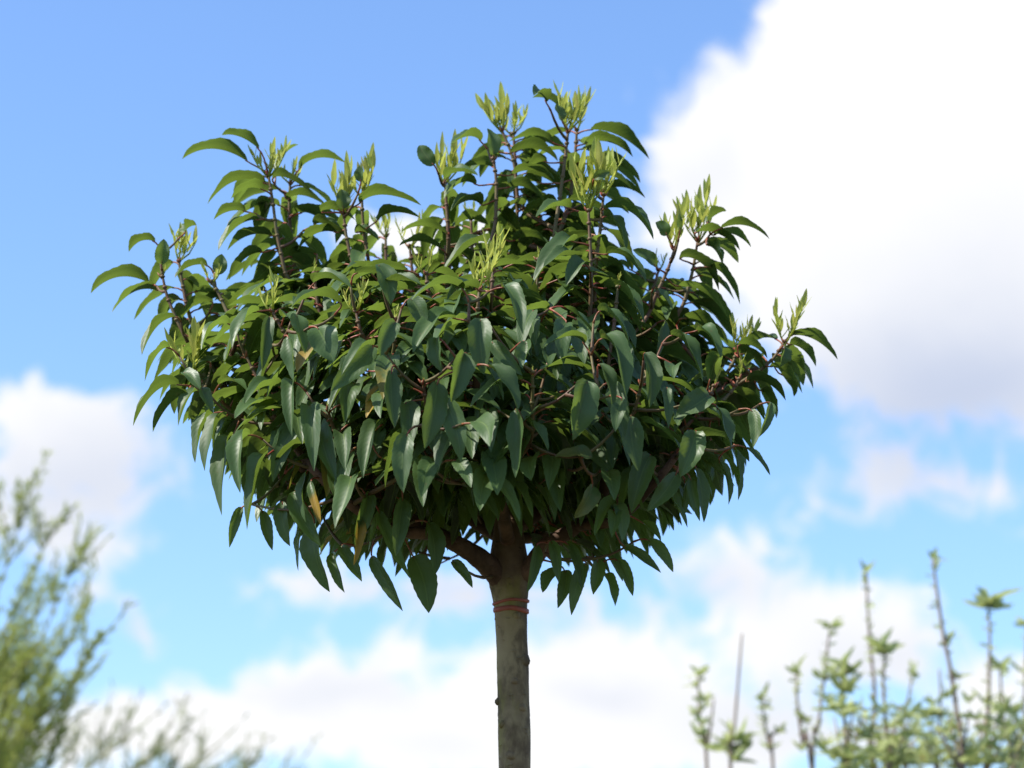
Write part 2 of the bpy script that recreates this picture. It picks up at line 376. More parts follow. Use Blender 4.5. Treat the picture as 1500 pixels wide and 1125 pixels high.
# tuft size: (height px, number of young leaves)
SH = [ # tip, via..., depth, tuft height px, n
 ((393, 255), [(400, 300, 0), (406, 345, 0), (418, 400, 0), (432, 450, .02)], -.02, 52, 13),
 ((425, 268), [(424, 320, 0), (432, 390, 0)], .06, 42, 9),
 ((262, 382), [(268, 420, 0), (280, 470, 0)], .03, 58, 11),
 ((238, 405), [(247, 440, 0), (275, 500, 0), (320, 560, .02)], -.02, 22, 4),
 ((503, 312), [(508, 350, 0), (520, 400, 0), (535, 450, 0)], -.03, 82, 13),
 ((530, 285), [(532, 330, 0), (540, 385, 0), (545, 440, 0)], .0, 72, 12),
 ((652, 268), [(654, 300, 0), (657, 350, 0)], .02, 74, 12),
 ((723, 232), [(727, 270, 0), (726, 320, 0), (724, 390, 0)], -.02, 20, 3),
 ((735, 190), [(752, 235, 0), (758, 290, 0), (762, 350, 0)], .05, 66, 16),
 ((752, 195), [(755, 240, .0), (760, 300, 0)], .08, 50, 13),
 ((832, 193), [(828, 230, 0), (820, 290, 0), (812, 350, 0)], .0, 72, 14),
 ((845, 190), [(842, 230, 0), (835, 290, 0)], .05, 60, 10),
 ((862, 308), [(864, 350, 0), (866, 420, 0), (862, 500, .02)], -.14, 92, 15),
 ((884, 285), [(880, 330, 0), (872, 400, 0)], -.11, 72, 10),
 ((988, 365), [(978, 395, 0), (962, 430, 0), (940, 475, 0)], -.03, 72, 10),
 ((1022, 352), [(1015, 395, 0), (1003, 440, 0), (990, 490, 0)], .03, 86, 15),
 ((1150, 500), [(1130, 528, 0), (1095, 555, 0)], -.02, 68, 9),
 ((1080, 512), [(1072, 535, 0), (1050, 565, 0)], .03, 52, 13),
 ((702, 425), [(700, 452, 0), (697, 490, .03)], -.27, 58, 9),
 ((722, 395), [(720, 430, 0), (716, 480, .04)], -.22, 62, 10),
 ((521, 456), [(530, 490, 0), (555, 545, .04)], -.22, 42, 8),
 ((577, 470), [(578, 500, 0), (585, 560, .04)], -.27, 26, 4),
 ((624, 400), [(628, 430, 0), (640, 480, 0)], -.15, 40, 7),
 ((398, 455), [(415, 485, 0), (440, 520, .02), (470, 570, .04)], -.16, 50, 9),
 ((281, 546), [(300, 568, 0), (345, 605, .02), (395, 645, .05)], -.10, 74, 12),
 ((309, 412), [(325, 440, 0), (345, 500, 0)], -.04, 34, 6),
 ((1046, 565), [(1035, 590, 0), (1005, 625, .0), (960, 660, .02)], -.12, 44, 4),
 ((1083, 555), [(1070, 575, 0), (1040, 600, 0)], -.05, 36, 4),
 ((965, 395), [(950, 450, 0), (935, 520, 0)], .10, 30, 5),
 ((600, 360), [(604, 400, 0), (610, 460, 0)], .12, 48, 8),
 ((565, 345), [(566, 385, 0), (575, 450, 0)], .15, 44, 8),
 ((788, 380), [(786, 430, 0), (780, 500, 0)], -.12, 20, 3),
 ((905, 420), [(900, 470, 0), (890, 540, 0)], -.16, 18, 3),
 ((690, 320), [(692, 370, 0), (694, 440, 0)], .10, 30, 6),
 ((460, 400), [(466, 450, 0), (480, 520, 0)], -.06, 18, 3),
 ((360, 520), [(380, 560, 0), (410, 610, 0)], -.14, 10, 2),
 ((620, 560), [(625, 600, .02), (640, 660, .06)], -.33, 10, 2),
 ((780, 545), [(780, 590, .02), (775, 650, .06)], -.34, 10, 2),
 ((940, 560), [(930, 600, .02), (915, 650, .05)], -.24, 10, 2),
 ((480, 600), [(490, 630, .02), (515, 680, .05)], -.26, 10, 2),
]
tufts = []
for (tip, via, Y, th, tn) in SH:
    s = shoot(tip, via, Y); s['tuft'] = (th, tn)
SP = [(p, s) for s in shoots for p in s['pts']]
STEMP = SP+[(p, None) for (p, r, o) in BP]

# ------------------------------------------------------------------ leaves traced from the photograph: base x,y  tip x,y  [k depth factor or ('y', metres)]  [width px]
T_ = []
def LF(s, y=None, k=.9, face=False, yel=0.0):
    for row in s.strip().split(';'):
        q = [float(x) for x in row.split()]
        if q: T_.append((q[0], q[1], q[2], q[3], q[4] if len(q) > 4 else None, y, k, face, yel))
# left upper shoots
LF('363 237 267 233; 379 218 325 198; 389 269 304 299; 385 278 338 292; 360 310 313 322; 379 322 320 367; 399 346 333 367; 385 370 336 410', y=-.02)
LF('399 261 461 287; 420 293 480 303; 429 314 488 333; 439 247 507 239; 405 250 437 212', y=.03)
LF('219 415 133 430; 232 426 164 458; 227 354 189 369; 271 341 288 330; 304 389 256 407; 312 442 258 480', y=.0)
LF('237 387 240 350 25; 323 402 325 372 27', y=-.03, face=True)
LF('493 341 436 367; 527 298 617 301; 553 323 615 319; 520 341 555 352; 470 310 520 322; 460 330 512 352', y=-.02)
LF('503 306 500 277 28; 529 266 527 242 22', y=-.05, face=True)
# top shoots
LF('704 207 660 212; 724 247 676 247; 748 225 817 236; 809 209 745 208; 748 257 812 263; 653 263 700 257; 697 271 650 292; 705 301 660 309; 743 275 797 295; 667 333 715 329; 656 343 588 340; 647 365 585 360; 751 354 803 358', y=.0)
LF('636 242 614 213 29; 723 227 714 188 31; 823 177 815 152 24', y=-.04, face=True)
LF('836 306 785 318; 713 357 648 399; 800 150 782 140', y=-.06)
LF('820 160 780 143; 865 190 951 233; 856 211 927 230; 861 240 938 268; 883 279 945 290; 862 262 928 280; 800 238 770 250; 790 268 745 282; 815 300 760 322', y=.02)
LF('884 306 957 351; 885 317 917 367; 888 373 947 415; 885 423 944 474; 877 461 931 510', y=-.13)
LF('839 354 779 418; 847 383 796 391; 860 389 829 418', y=-.16)
LF('870 262 893 252 20', y=-.13, face=True)
# right shoots
LF('960 391 927 366 26; 977 345 960 326 26; 996 337 995 313 12', y=-.05, face=True)
LF('1020 340 1084 367; 1055 335 1127 350; 1036 325 1064 309; 995 378 1053 426; 1035 360 1058 388; 1037 391 1084 446; 993 420 1066 466; 1000 466 1061 498; 997 487 1051 515; 1045 345 1100 362', y=.0)
LF('960 421 985 453 20; 975 470 962 525 24', y=-.08, face=True)
LF('1157 492 1227 527; 1156 505 1195 537; 1149 524 1191 569; 1127 537 1175 576; 1143 549 1163 581; 1093 560 1151 587; 1060 572 1123 621; 1113 573 1137 613; 1081 505 1124 525; 1076 517 1121 541', y=-.02)
LF('1150 508 1142 538 28', y=-.05, face=True)
# left side, hanging
LF('257 464 208 520; 247 509 212 559; 263 564 195 624; 276 577 224 633; 292 573 261 624; 337 475 295 512; 380 456 340 510; 407 520 379 579; 412 568 358 592; 313 605 286 678; 332 610 300 690; 340 640 325 755', k=.55)
LF('295 568 312 605 24; 268 546 293 570 22; 395 464 384 543 28; 422 493 430 558 35; 435 461 447 518 31; 465 480 489 530 40; 548 507 485 573 34', k=.85, face=True)
LF('537 544 481 603; 433 560 428 640; 453 595 460 690; 470 624 492 706; 500 637 506 690; 561 621 532 700; 367 637 352 722; 390 668 362 776', k=.75)
LF('354 743 336 802 20; 384 748 399 806 22; 440 774 437 836 16', k=.5, face=True)
LF('461 767 483 867 36; 488 810 505 868 22; 500 800 530 852 26; 544 815 590 895 24; 555 748 600 847 24; 605 815 628 898 46; 627 765 637 842 32; 663 822 692 861 24; 415 735 425 800 26', k=.55, face=True)
LF('525 755 518 828 20; 455 705 470 770 19', k=.7, face=True, yel=1.0)
LF('450 690 448 765 30; 430 720 470 800 30; 540 720 520 800 30; 590 730 580 815 30', k=.6, face=True)
# front face
LF('704 467 709 549 37; 680 517 661 589 38; 716 536 759 600 38; 720 500 765 550 24; 640 495 648 545 32; 573 544 578 626 32; 640 560 622 657 38; 650 587 675 676 38; 579 472 557 522 32; 770 500 765 540 32; 861 558 839 645 46; 597 635 591 722 32; 755 600 755 700 38; 553 387 572 446 35; 600 437 622 482 32; 912 584 901 632 20; 877 533 897 597 26', k=.92, face=True)
LF('667 467 605 517; 679 425 603 440; 735 421 766 490; 567 423 617 417; 501 445 427 450; 460 415 515 422; 547 507 500 550; 856 504 795 509; 880 496 917 581; 877 456 922 502; 700 425 655 440', k=.88)
LF('868 670 812 670 32; 868 711 841 759 32', k=.8, face=True, yel=.25)
LF('807 793 819 854 26; 785 799 772 868 26; 831 796 853 865 22; 815 833 795 868 26; 828 835 817 891 26; 860 825 837 901 26; 875 820 869 871 24; 887 840 901 888 24; 905 820 927 873 24; 913 800 968 839 20; 948 790 986 838 18; 940 765 968 793 20', k=.5, face=True)
# right side, hanging
LF('983 491 1029 559; 1020 485 1056 525; 1039 560 1056 520', k=.7)
LF('1039 579 989 612 38; 1052 597 1071 659 33; 1020 632 996 699 38; 945 517 951 597 32; 977 568 979 627 22; 900 560 915 640 34; 925 610 935 690 34', k=.85, face=True)
LF('1100 600 1103 656 24; 1091 655 1128 696 18; 1075 655 1081 733 28; 1052 675 1067 739 20; 1020 685 1031 765 28; 1012 700 1025 763 18; 953 667 925 752 38; 991 693 948 749 30; 983 715 1007 773 24; 1004 705 1001 757 22; 1130 590 1112 640 20', k=.6, face=True)

all_leaves = []                           # (geom, shoot)
def near_stem(p, lim=9):
    return min(STEMP, key=lambda q: (q[0]-p).length + max(0, q[0].z-p.z-.03)*1.5)
def add_leaf(B, T, bow, ref, roll, width, fold, idv, S=None, owner=None, curl=0.0):
    dirb = (B-T); dirb.normalize()
    if S is None:
        p, owner = near_stem(B); d = (p-B).length
        if d >= .035: p, owner = min(STEMP, key=lambda q: (q[0]-B).length*random.uniform(1, 1.7) + max(0, q[0].z-B.z+.01)*2); d = (p-B).length
        if d < .035: S = p
        else:                             # a side twig carries the leaf
            S = B+((p-B).normalized()*.8+dirb*.3-ZUP*.15).normalized()*.016
            mid = p.lerp(S, .55)-ZUP*.12*d
            tw = tube(bez(p, p.lerp(mid, .6), mid, S, 5), [.0024, .0022, .002, .0018, .0016, .0013], 5, 0, .1)
            owner = tw; tws = bez(p, p.lerp(mid, .6), mid, S, 5)
            for q in tws[2:]: STEMP.append((q, tw))
    if owner is None: owner = min(shoots, key=lambda s: (s['pts'][-1]-B).length)
    all_leaves.append((leaf_geom(S, B, T, bow, ref, roll, width, fold, idv=idv, curl=curl), owner))
for (bx, by, tx_, ty, w, y, k, face, yel) in T_:
    Y = y if y is not None else front_depth(bx, by, k)
    Y += random.uniform(-.018, .018)
    B = P(bx, by, Y); o = outward(B)
    Lpx = math.hypot(tx_-bx, ty-by)
    if face:
        dy = -random.uniform(.004, .018) if ty > by else random.uniform(-.012, .0)
        T = P(tx_, ty, Y+dy); L = (T-B).length
        ref = Vector((o.x*.35, -1, .45)); W = (w or 34)*MM*1.42
        add_leaf(B, T, random.uniform(.08, .2), ref, random.uniform(-.75, .75), W, random.uniform(.45, .9), (random.random(), yel), curl=random.uniform(-.6, .6))
    else:
        dy = max(-.035, min(.035, o.y*.04+random.uniform(-.015, .015)))
        T = P(tx_, ty, Y+dy); L = (T-B).length
        ref = ZUP+o*.35; W = min(max(.56*L, .038), .048)
        add_leaf(B, T, (.34+random.uniform(-.05, .06)), ref, random.uniform(-.15, .15), W, random.uniform(.68, .98), (random.random(), yel), curl=random.uniform(-.25, .25))

SHOWN = []                                 # leaves and young tufts that stand clear in front; inner leaves keep behind them
for (gm, o_) in all_leaves:
    for i in (3, 8, 13): q = gm[0][i*5+2]; SHOWN.append((*to_px(q), q.y, 24))
for s in shoots:
    q = s['pts']
    for f_ in (.0, .35, .7, 1.0): x, y = to_px(q[-1]); SHOWN.append((x, y-s['tuft'][0]*f_, q[-1].y, 20))
    for p in q[-7::2]: SHOWN.append((*to_px(p), p.y, 9))
def hides(B, T):
    for f_ in (.15, .4, .65, .9):
        p = B.lerp(T, f_)+ZUP*.008; x, y = to_px(p)
        for (sx, sy, sY, rad_) in SHOWN:
            if p.y < sY+.012 and abs(sx-x) < rad_ and abs(sy-y) < rad_: return True
    return False
# ------------------------------------------------------------------ leaves further along the shoots and through the crown's inside and back
POLY = [(215, 425), (250, 400), (330, 385), (400, 345), (470, 350), (520, 375), (580, 365), (640, 345), (700, 300), (760, 290), (840, 280), (900, 300), (925, 380), (960, 420), (1020, 440), (1060, 480), (1110, 540), (1140, 580), (1120, 650), (1080, 715), (1020, 755), (960, 800), (925, 855), (850, 870), (800, 850), (775, 800), (690, 800), (640, 830), (600, 850), (500, 840), (440, 800), (380, 770), (330, 710), (290, 640), (230, 590), (215, 500)]
def inside(x, y):
    r = False; j = len(POLY)-1
    for i in range(len(POLY)):
        (xi, yi), (xj, yj) = POLY[i], POLY[j]
        if (yi > y) != (yj > y) and x < (xj-xi)*(y-yi)/(yj-yi)+xi: r = not r
        j = i
    return r
OUT = [(150, 425), (195, 362), (250, 345), (300, 310), (318, 270), (335, 232), (400, 240), (470, 240), (505, 290), (560, 282), (612, 300), (612, 335), (640, 300), (650, 240), (672, 200), (712, 190), (740, 200), (790, 190), (840, 165), (900, 190), (942, 230), (948, 285), (955, 350), (985, 335), (1060, 335), (1112, 350), (1082, 440), (1072, 490), (1150, 505), (1212, 522), (1185, 565), (1140, 610)]+POLY[POLY.index((1120, 650)):]
POLY, OUTER = OUT, POLY
for s in shoots:                           # spiral of leaves down each shoot
    q = s['pts']; L = 0; ang = random.random()*6.28; gap = .010
    for i in range(len(q)-1, 0, -1):
        L += (q[i]-q[i-1]).length; gap += (q[i]-q[i-1]).length
        if L > .24: break
        if gap < .0068: continue
        gap = 0; ang += 2.4; p = q[i-1]; t = (q[i]-q[i-1]).normalized()
        a = t.cross(Vector((1, .2, 0))).normalized(); b = t.cross(a); d = a*math.cos(ang)+b*math.sin(ang)
        d = (d+outward(p)*.25); d.z *= .4; d.normalize()
        droop = random.uniform(.1, .6)+min(L*2.5, .5); ln = random.uniform(.058, .096); ok = False
        for tr in range(4):
            S = p; B = p+(d*.8+ZUP*.45)*.016
            T = B+(d-ZUP*droop).normalized()*ln
            if inside(*to_px(T)) and not hides(B, T): ok = True; break
            d = Vector((d.x+random.uniform(-.5, .5), abs(d.y)+.25*tr, d.z)).normalized(); ln *= .93
        if not ok: continue
        add_leaf(B, T, random.uniform(.2, .32), ZUP+d*.4, random.uniform(-.3, .3), min(max(.50*ln, .031), .043), random.uniform(.4, .75), (random.random(), 0), S, s, random.uniform(-.3, .3))
POLY = OUTER
tries = 0; made = 0
while made < 1400 and tries < 60000:
    tries += 1
    d = Vector((random.gauss(0, 1), random.gauss(0, 1), random.gauss(0, 1))).normalized(); rr = random.uniform(.42, .93)
    p = CC+Vector((d.x*AX*rr, d.y*AY*rr, d.z*AZ*rr))
    if p.y < 0 and rr > .88 and d.z > -.35: continue
    if p.y > .05 and random.random() < .35: continue
    o = outward(p); o = (o+Vector((random.uniform(-1, 1), random.uniform(-1, 1), 0))).normalized()
    ln = random.uniform(.05, .088); drp = random.uniform(.0, .6) if d.z > .12 else random.uniform(.3, 1.9)
    if d.z > .12: o = Vector((o.x, o.y*.45, 0)).normalized()
    T = p+(o-ZUP*drp).normalized()*ln
    if not inside(*to_px(T)) or not inside(*to_px(p)): continue
    x, y = to_px(p)
    if (abs(x-735) < 100 and y > 725 and p.y < .1) or hides(p, T): continue
    made += 1
    yl = 0 if random.random() > .04 or d.z > 0 or p.x > -.1 else random.uniform(.4, 1)
    S = p-(o*.8+ZUP*.3).normalized()*.016
    if rr > .6:
        add_leaf(p, T, random.uniform(.15, .3), ZUP+o*.5, random.uniform(-.4, .4), min(max(.50*ln, .031), .043), random.uniform(.35, .7), (random.random(), yl), None, None, random.uniform(-.3, .3))
    else:
        add_leaf(p, T, random.uniform(.15, .3), ZUP+o*.5, random.uniform(-.4, .4), min(max(.50*ln, .031), .043), random.uniform(.35, .7), (random.random(), yl), S, None, random.uniform(-.3, .3))

made = 0
while made < 400:                          # leaves hanging round the crown's lower rim
    x, y = random.uniform(300, 1090), random.uniform(600, 800); p0 = P(x, y, 0)
    ry = AY*math.sqrt(max(.02, 1-((p0.x-CX)/AX)**2))*max(.25, 1-max(0, y-640)/260)
    Y = random.uniform(-ry, ry); p = P(x, y, Y)
    if not inside(x, y) or (abs(x-735) < 85 and y > 715 and Y < .06): continue
    o = (outward(p)+Vector((random.uniform(-.8, .8), random.uniform(-.8, .8), 0))).normalized(); ln = random.uniform(.055, .09)
    T = p+(o-ZUP*random.uniform(.2, 2.2)).normalized()*ln
    if not inside(*to_px(T)): continue
    if hides(p, T): continue
    made += 1; yl = 0 if random.random() > .03 or x > 620 else random.uniform(.4, 1)
    add_leaf(p, T, random.uniform(.1, .3), ZUP+o*.5, random.uniform(-.6, .6), min(max(.50*ln, .031), .043), random.uniform(.3, .7), (random.random(), yl), None, None, random.uniform(-.5, .5))

for k in range(170):                       # leaves in the shade at the heart of the crown
    p = P(random.uniform(560, 960), random.uniform(540, 735), random.uniform(-.16, .22)); a = random.random()*6.28; o = Vector((math.cos(a), math.sin(a), 0)); ln = random.uniform(.06, .09)
    T = p+(o-ZUP*random.uniform(.2, 2)).normalized()*ln
    if hides(p, T): continue
    add_leaf(p, T, .2, ZUP+o*.5, random.uniform(-.5, .5), .5*ln, random.uniform(.3, .6), (random.random(), 0))
# the 300 leaves that show most become sub-parts of their shoots, the rest one mass of foliage
bv, bf, owner_of = [], [], []
for li, (gm, s) in enumerate(all_leaves):
    o = len(bv); bv += gm[0]; bf += [tuple(i+o for i in q) for q in gm[1]]; owner_of += [li]*len(gm[1])
bvh = BVHTree.FromPolygons(bv, bf)
score = []
for li, (gm, s) in enumerate(all_leaves):
    v = gm[0]; sc = 0
    for i in (2, 4, 7, 9, 12, 14):
        for c in (0, 2, 4):
            if c == 2: continue
            a = (v[i*5+2]+v[i*5+c])/2
            e1 = to_px(v[i*5+2]); e2 = to_px(v[i*5+c]); e3 = to_px(v[(i+1)*5+2])
            ar_ = abs((e2[0]-e1[0])*(e3[1]-e1[1])-(e3[0]-e1[0])*(e2[1]-e1[1]))
            h = bvh.ray_cast(CAM, (a-CAM).normalized())
            if h[2] is None or owner_of[h[2]] == li: sc += ar_
    score.append((sc, li))
score.sort(reverse=True); keep = set(li for sc, li in score[:300])
for s in shoots:
    s['obj'] = s['mesh'].build('shoot', ['twig'], tree)
rest = Mesh(); twig_obj = {}; loose = {}
for li, (gm, s) in enumerate(all_leaves):
    if li in keep:
        if isinstance(s, tuple):
            if id(s) not in twig_obj: m_ = Mesh(); m_.add(*s); twig_obj[id(s)] = m_.build('twig', ['twig'], tree)
            par = twig_obj[id(s)]
        else: par = s['obj']
        m_ = Mesh(); m_.join(gm); m_.build('leaf', ['leaf', 'petiole'], par)
    else:
        rest.join(gm)
        if isinstance(s, tuple): loose[id(s)] = s
for k, s in loose.items():
    if k not in twig_obj: rest.add(s[0], s[1], [2]*len(s[1]))
tag(rest.build('foliage', ['leaf', 'petiole', 'twig'], tree), 'dense inner and rear leaves of the crown', kind='stuff')

# young growth
def tuft_mesh(p, t, h, n):
    m_ = Mesh(); H = h*MM*1.1
    ns = max(1, round(n/3))
    for j in range(ns):
        aj = j*2.4+random.random(); dev = Vector((math.cos(aj), math.sin(aj)*.8, 0))*random.uniform(.008, .026)*min(1, H/.045)*(1 if ns > 1 else .2)
        top = p+dev+t*H*random.uniform(.35, .72); root = p-t*random.uniform(0, .006)
        m_.add(*tube([root, p.lerp(top, .4)+dev*.2, top], [.0014, .0011, .0006], 5, 0))
        k = random.randint(7, 9)
        for i in range(k):
            f_ = .25+.75*i/(k-1); b = root.lerp(top, f_); a = i*2.4+random.random()
            sp = random.uniform(.25, .75)*(1.3-f_*.75)
            d = (t+dev*14*min(1, .02/max(H, .02))+Vector((math.cos(a), math.sin(a), 0))*sp).normalized()
            ln = min(H*random.uniform(.30, .52), .036)*(.75+.25*f_); T = b+d*ln
            m_.join(leaf_geom(None, b, T, random.uniform(-.14, .06), Vector((math.cos(a), math.sin(a), .3)) * -1, 0, ln*random.uniform(.27, .42), .3, rows=6, idv=(random.random(), 0)))
    for i in range(3):                    # red bud scales at the foot of the tuft
        a = random.random()*6.28; b = p-t*.003; T = b+(t*.7+Vector((math.cos(a), math.sin(a), 0))*.6).normalized()*random.uniform(.006, .011)
        m_.add(*tube([b, b.lerp(T, .5), T], [.0014, .0016, .0004], 5, 1))
    return m_
for s in shoots:
    h, n = s['tuft']; q = s['pts']; t = (q[-1]-q[-4]).normalized()
    t = (t*.35+ZUP*.8+Vector((random.uniform(-.12, .12), 0, 0))).normalized()
    tuft_mesh(q[-1], t, h, n).build('young_leaf_tuft', ['young', 'petiole'], s['obj'])

# ------------------------------------------------------------------ out-of-focus plants behind
def small_leaf(b, d, ln, wd, idv=None, rows=4):
    a = random.random()*6.28
    return leaf_geom(None, b, b+d*ln, .15, ZUP*random.uniform(-.2, 1)+Vector((math.cos(a), math.sin(a), 0)), 0, wd, .35, rows=rows, idv=idv or (random.random(), 0))
def sapling(path, Y, label, group, top='tuft', spurs=(), twigs=(), r0=.009, name='fruit_sapling'):
    """a slim young fruit tree: path in photo pixels from its top down to the frame's edge, then on to the ground"""
    pts = [P(x, y, Y) for (x, y) in path]; low = pts[-1]; dr = (pts[-1]-pts[-2]).normalized()
    gx = low.x+dr.x/max(.2, -dr.z)*.25
    pts += [Vector((gx, Y, low.z*.5)), Vector((gx+random.uniform(-.03, .03), Y, -.03))]
    e = empty(name, (pts[-1].x, Y, 0)); tag(e, label, 'tree', group)
    q = spline(pts[::-1], 6); n = len(q); st = Mesh()
    st.add(*tube(q, [r0*.58-(r0*.58-r0*.23)*i/(n-1) for i in range(n)], 8, 0, .05))
    def rosette(p, up, size, n_, bud=0):
        m_ = Mesh()
        for i in range(n_):
            a = i*2.4+random.random(); d = (up*random.uniform(-.3, 1.8)+Vector((math.cos(a), math.sin(a), 0))).normalized()
            m_.join(small_leaf(p, d, size*random.uniform(.4, 1.2), size*random.uniform(.3, .5), rows=5))
        for i in range(bud):
            a = random.random()*6.28; c = p+Vector((math.cos(a)*.012, math.sin(a)*.012, .01))
            m_.add(*tube([c-ZUP*.006, c, c+ZUP*.006], [.003, .006, .002], 6, 1))
        m_.build('leaf_cluster', ['fruit', 'blossom_bud'], e)
    tip = q[-1]
    if top == 'tuft': rosette(tip, ZUP*.8, .044, 9)
    elif top == 'big': rosette(tip, ZUP*.5, .058, 10)
    elif top == 'bud': rosette(tip, ZUP*1.3, .036, 6)
    if top != 'none':                      # small leaves along the upper stem
        for i in range(n-2, n//3, -1):
            if q[i].z < low.z-.1 or random.random() < .3: continue
            a = random.random()*6.28; rosette(q[i]+Vector((math.cos(a), math.sin(a), 0))*.003, ZUP+Vector((math.cos(a), math.sin(a), 0)), random.uniform(.014, .026), random.randint(2, 4))
    for (sx, sy, sz) in spurs:
        p = P(sx, sy, Y); b = min(q, key=lambda z: (z-p).length); d = p-b
        if d.length > .006: st.add(*tube([b, b.lerp(p, .5)+ZUP*.006, p], [.004, .003, .002], 5, 0))
        rosette(p, ZUP*.8, sz*1.3, random.randint(6, 9), 1 if random.random() < .08 else 0)
    for (x0, y0, x1, y1, k) in twigs:      # leafy side twigs
        a, b = P(x0, y0, Y), P(x1, y1, Y+random.uniform(-.12, .12)); c = min(q, key=lambda z: (z-a).length)
        w_ = bez(c, c.lerp(a, .7), a.lerp(b, .4), b, 8); st.add(*tube(w_, [.005-.0004*i for i in range(9)], 5, 0))
        for i in range(k*2+1):
            p = w_[2+int(i*6.99/(k*2+1))]+Vector((random.uniform(-.035, .035), random.uniform(-.05, .05), random.uniform(-.03, .03)))
            rosette(p, ZUP*.8, random.uniform(.026, .046), 6, 1 if random.random() < .06 else 0)
    st.build('stem', ['sapling_bark'], e)
GS = 'young fruit trees behind the laurel'
sapling([(1087, 928), (1082, 990), (1077, 1050), (1073, 1085), (1070, 1140)], 2.5, 'young fruit tree with one bare leafless whip above a low leaf tuft', GS, 'none', [(1062, 1092, .045), (1075, 1085, .045), (1088, 1098, .045), (1076, 1115, .045)])
sapling([(1023, 989), (1024, 1040), (1031, 1090), (1036, 1140)], 2.6, 'short slim fruit whip with drooping leaf tuft, next to the bare whip', GS, 'tuft', [(1016, 1006, .03), (1019, 1046, .026), (1024, 1078, .02)], [(1036, 1110, 1046, 1024, 2)])
sapling([(1117, 1022), (1120, 1060), (1128, 1100), (1133, 1140)], 2.7, 'short fruit whip topped by one closed pale bud cluster', GS, 'bud', [(1143, 1072, .024), (1119, 1036, .02)])
sapling([(1167, 984), (1168, 1030), (1176, 1090), (1190, 1140)], 2.4, 'slim fruit whip with flat star of leaves, between bud whip and forked whip', GS, 'tuft', [(1178, 1055, .03), (1172, 1098, .022), (1206, 1096, .03)])
sapling([(1216, 918), (1211, 960), (1205, 1010), (1198, 1070), (1190, 1140)], 2.55, 'leaning pale fruit whip with open leaf tuft and small tuft halfway', GS, 'tuft', [(1202, 992, .026), (1213, 995, .026)])
sapling([(1233, 972), (1235, 1020), (1238, 1070), (1240, 1140)], 2.3, 'fruit sapling clothed in leaf clusters all the way to its tip', GS, 'tuft', [(1228, 992, .04), (1244, 985, .035), (1232, 1012, .04), (1245, 1010, .035), (1230, 1040, .04), (1244, 1042, .04)], [(1238, 1125, 1222, 1050, 4), (1240, 1130, 1262, 1050, 4), (1240, 1120, 1250, 1030, 4)], .010)
sapling([(1269, 838), (1271, 890), (1275, 950), (1281, 1010), (1280, 1070), (1278, 1140)], 2.6, 'tall dark fruit whip with tiny bud tuft, beside a whip with broad leaves', GS, 'bud', [(1280, 945, .022)], [(1279, 1120, 1262, 1030, 3), (1279, 1130, 1288, 1060, 3)], .010)
sapling([(1297, 957), (1294, 1000), (1297, 1060), (1301, 1140)], 2.45, 'stout fruit whip ending in three broad spreading leaves', GS, 'big', [(1288, 948, .04)], [(1300, 1120, 1318, 1035, 4), (1300, 1130, 1310, 1060, 4), (1300, 1128, 1335, 1050, 4)], .011)
sapling([(1337, 987), (1331, 1020), (1322, 1060), (1326, 1140)], 2.8, 'thin curving fruit whip half hidden behind leafy twigs', GS, 'bud', [(1320, 1040, .03)], [(1326, 1120, 1345, 1070, 4), (1326, 1130, 1335, 1085, 4)])
sapling([(1366, 819), (1373, 870), (1382, 930), (1393, 985), (1402, 1050), (1412, 1140)], 2.4, 'tallest dark fruit whip, leaning, with pale forked bud at its tip', GS, 'bud', [(1393, 935, .022), (1382, 944, .02), (1406, 993, .026), (1391, 1018, .026)], [(1408, 1120, 1420, 1040, 4), (1408, 1125, 1390, 1050, 4), (1408, 1130, 1370, 1060, 4)], .012)
sapling([(1376, 980), (1378, 1020), (1376, 1070), (1374, 1140)], 2.7, 'upright fruit whip with bare tip, close beside the tallest one', GS, 'none', [(1370, 1030, .034), (1366, 1045, .034), (1380, 1048, .03)], [(1375, 1130, 1360, 1055, 4), (1375, 1130, 1352, 1075, 4)])
sapling([(1448, 890), (1450, 940), (1449, 990), (1447, 1050), (1443, 1140)], 2.5, 'upright fruit whip crowned by the largest dark green leaf spray', GS, 'big', [(1449, 884, .055), (1440, 1028, .03)], [(1445, 1120, 1430, 1050, 4), (1445, 1125, 1462, 1050, 4), (1445, 1128, 1475, 1075, 4)], .011)
sapling([(1465, 980), (1468, 1030), (1474, 1080), (1482, 1140)], 2.65, 'fruit whip with flat leaf tuft, beside the one with the largest spray', GS, 'tuft', [(1474, 1040, .045), (1462, 1038, .035)], [(1480, 1120, 1490, 1060, 4), (1480, 1130, 1500, 1080, 4)])
sapling([(1504, 915), (1502, 980), (1500, 1050), (1498, 1140)], 2.9, 'fruit whip with leafy side twigs, just past the flat-tufted one', GS, 'tuft', [(1498, 985, .03)], [(1499, 1120, 1485, 1050, 4), (1499, 1128, 1510, 1060, 4)])

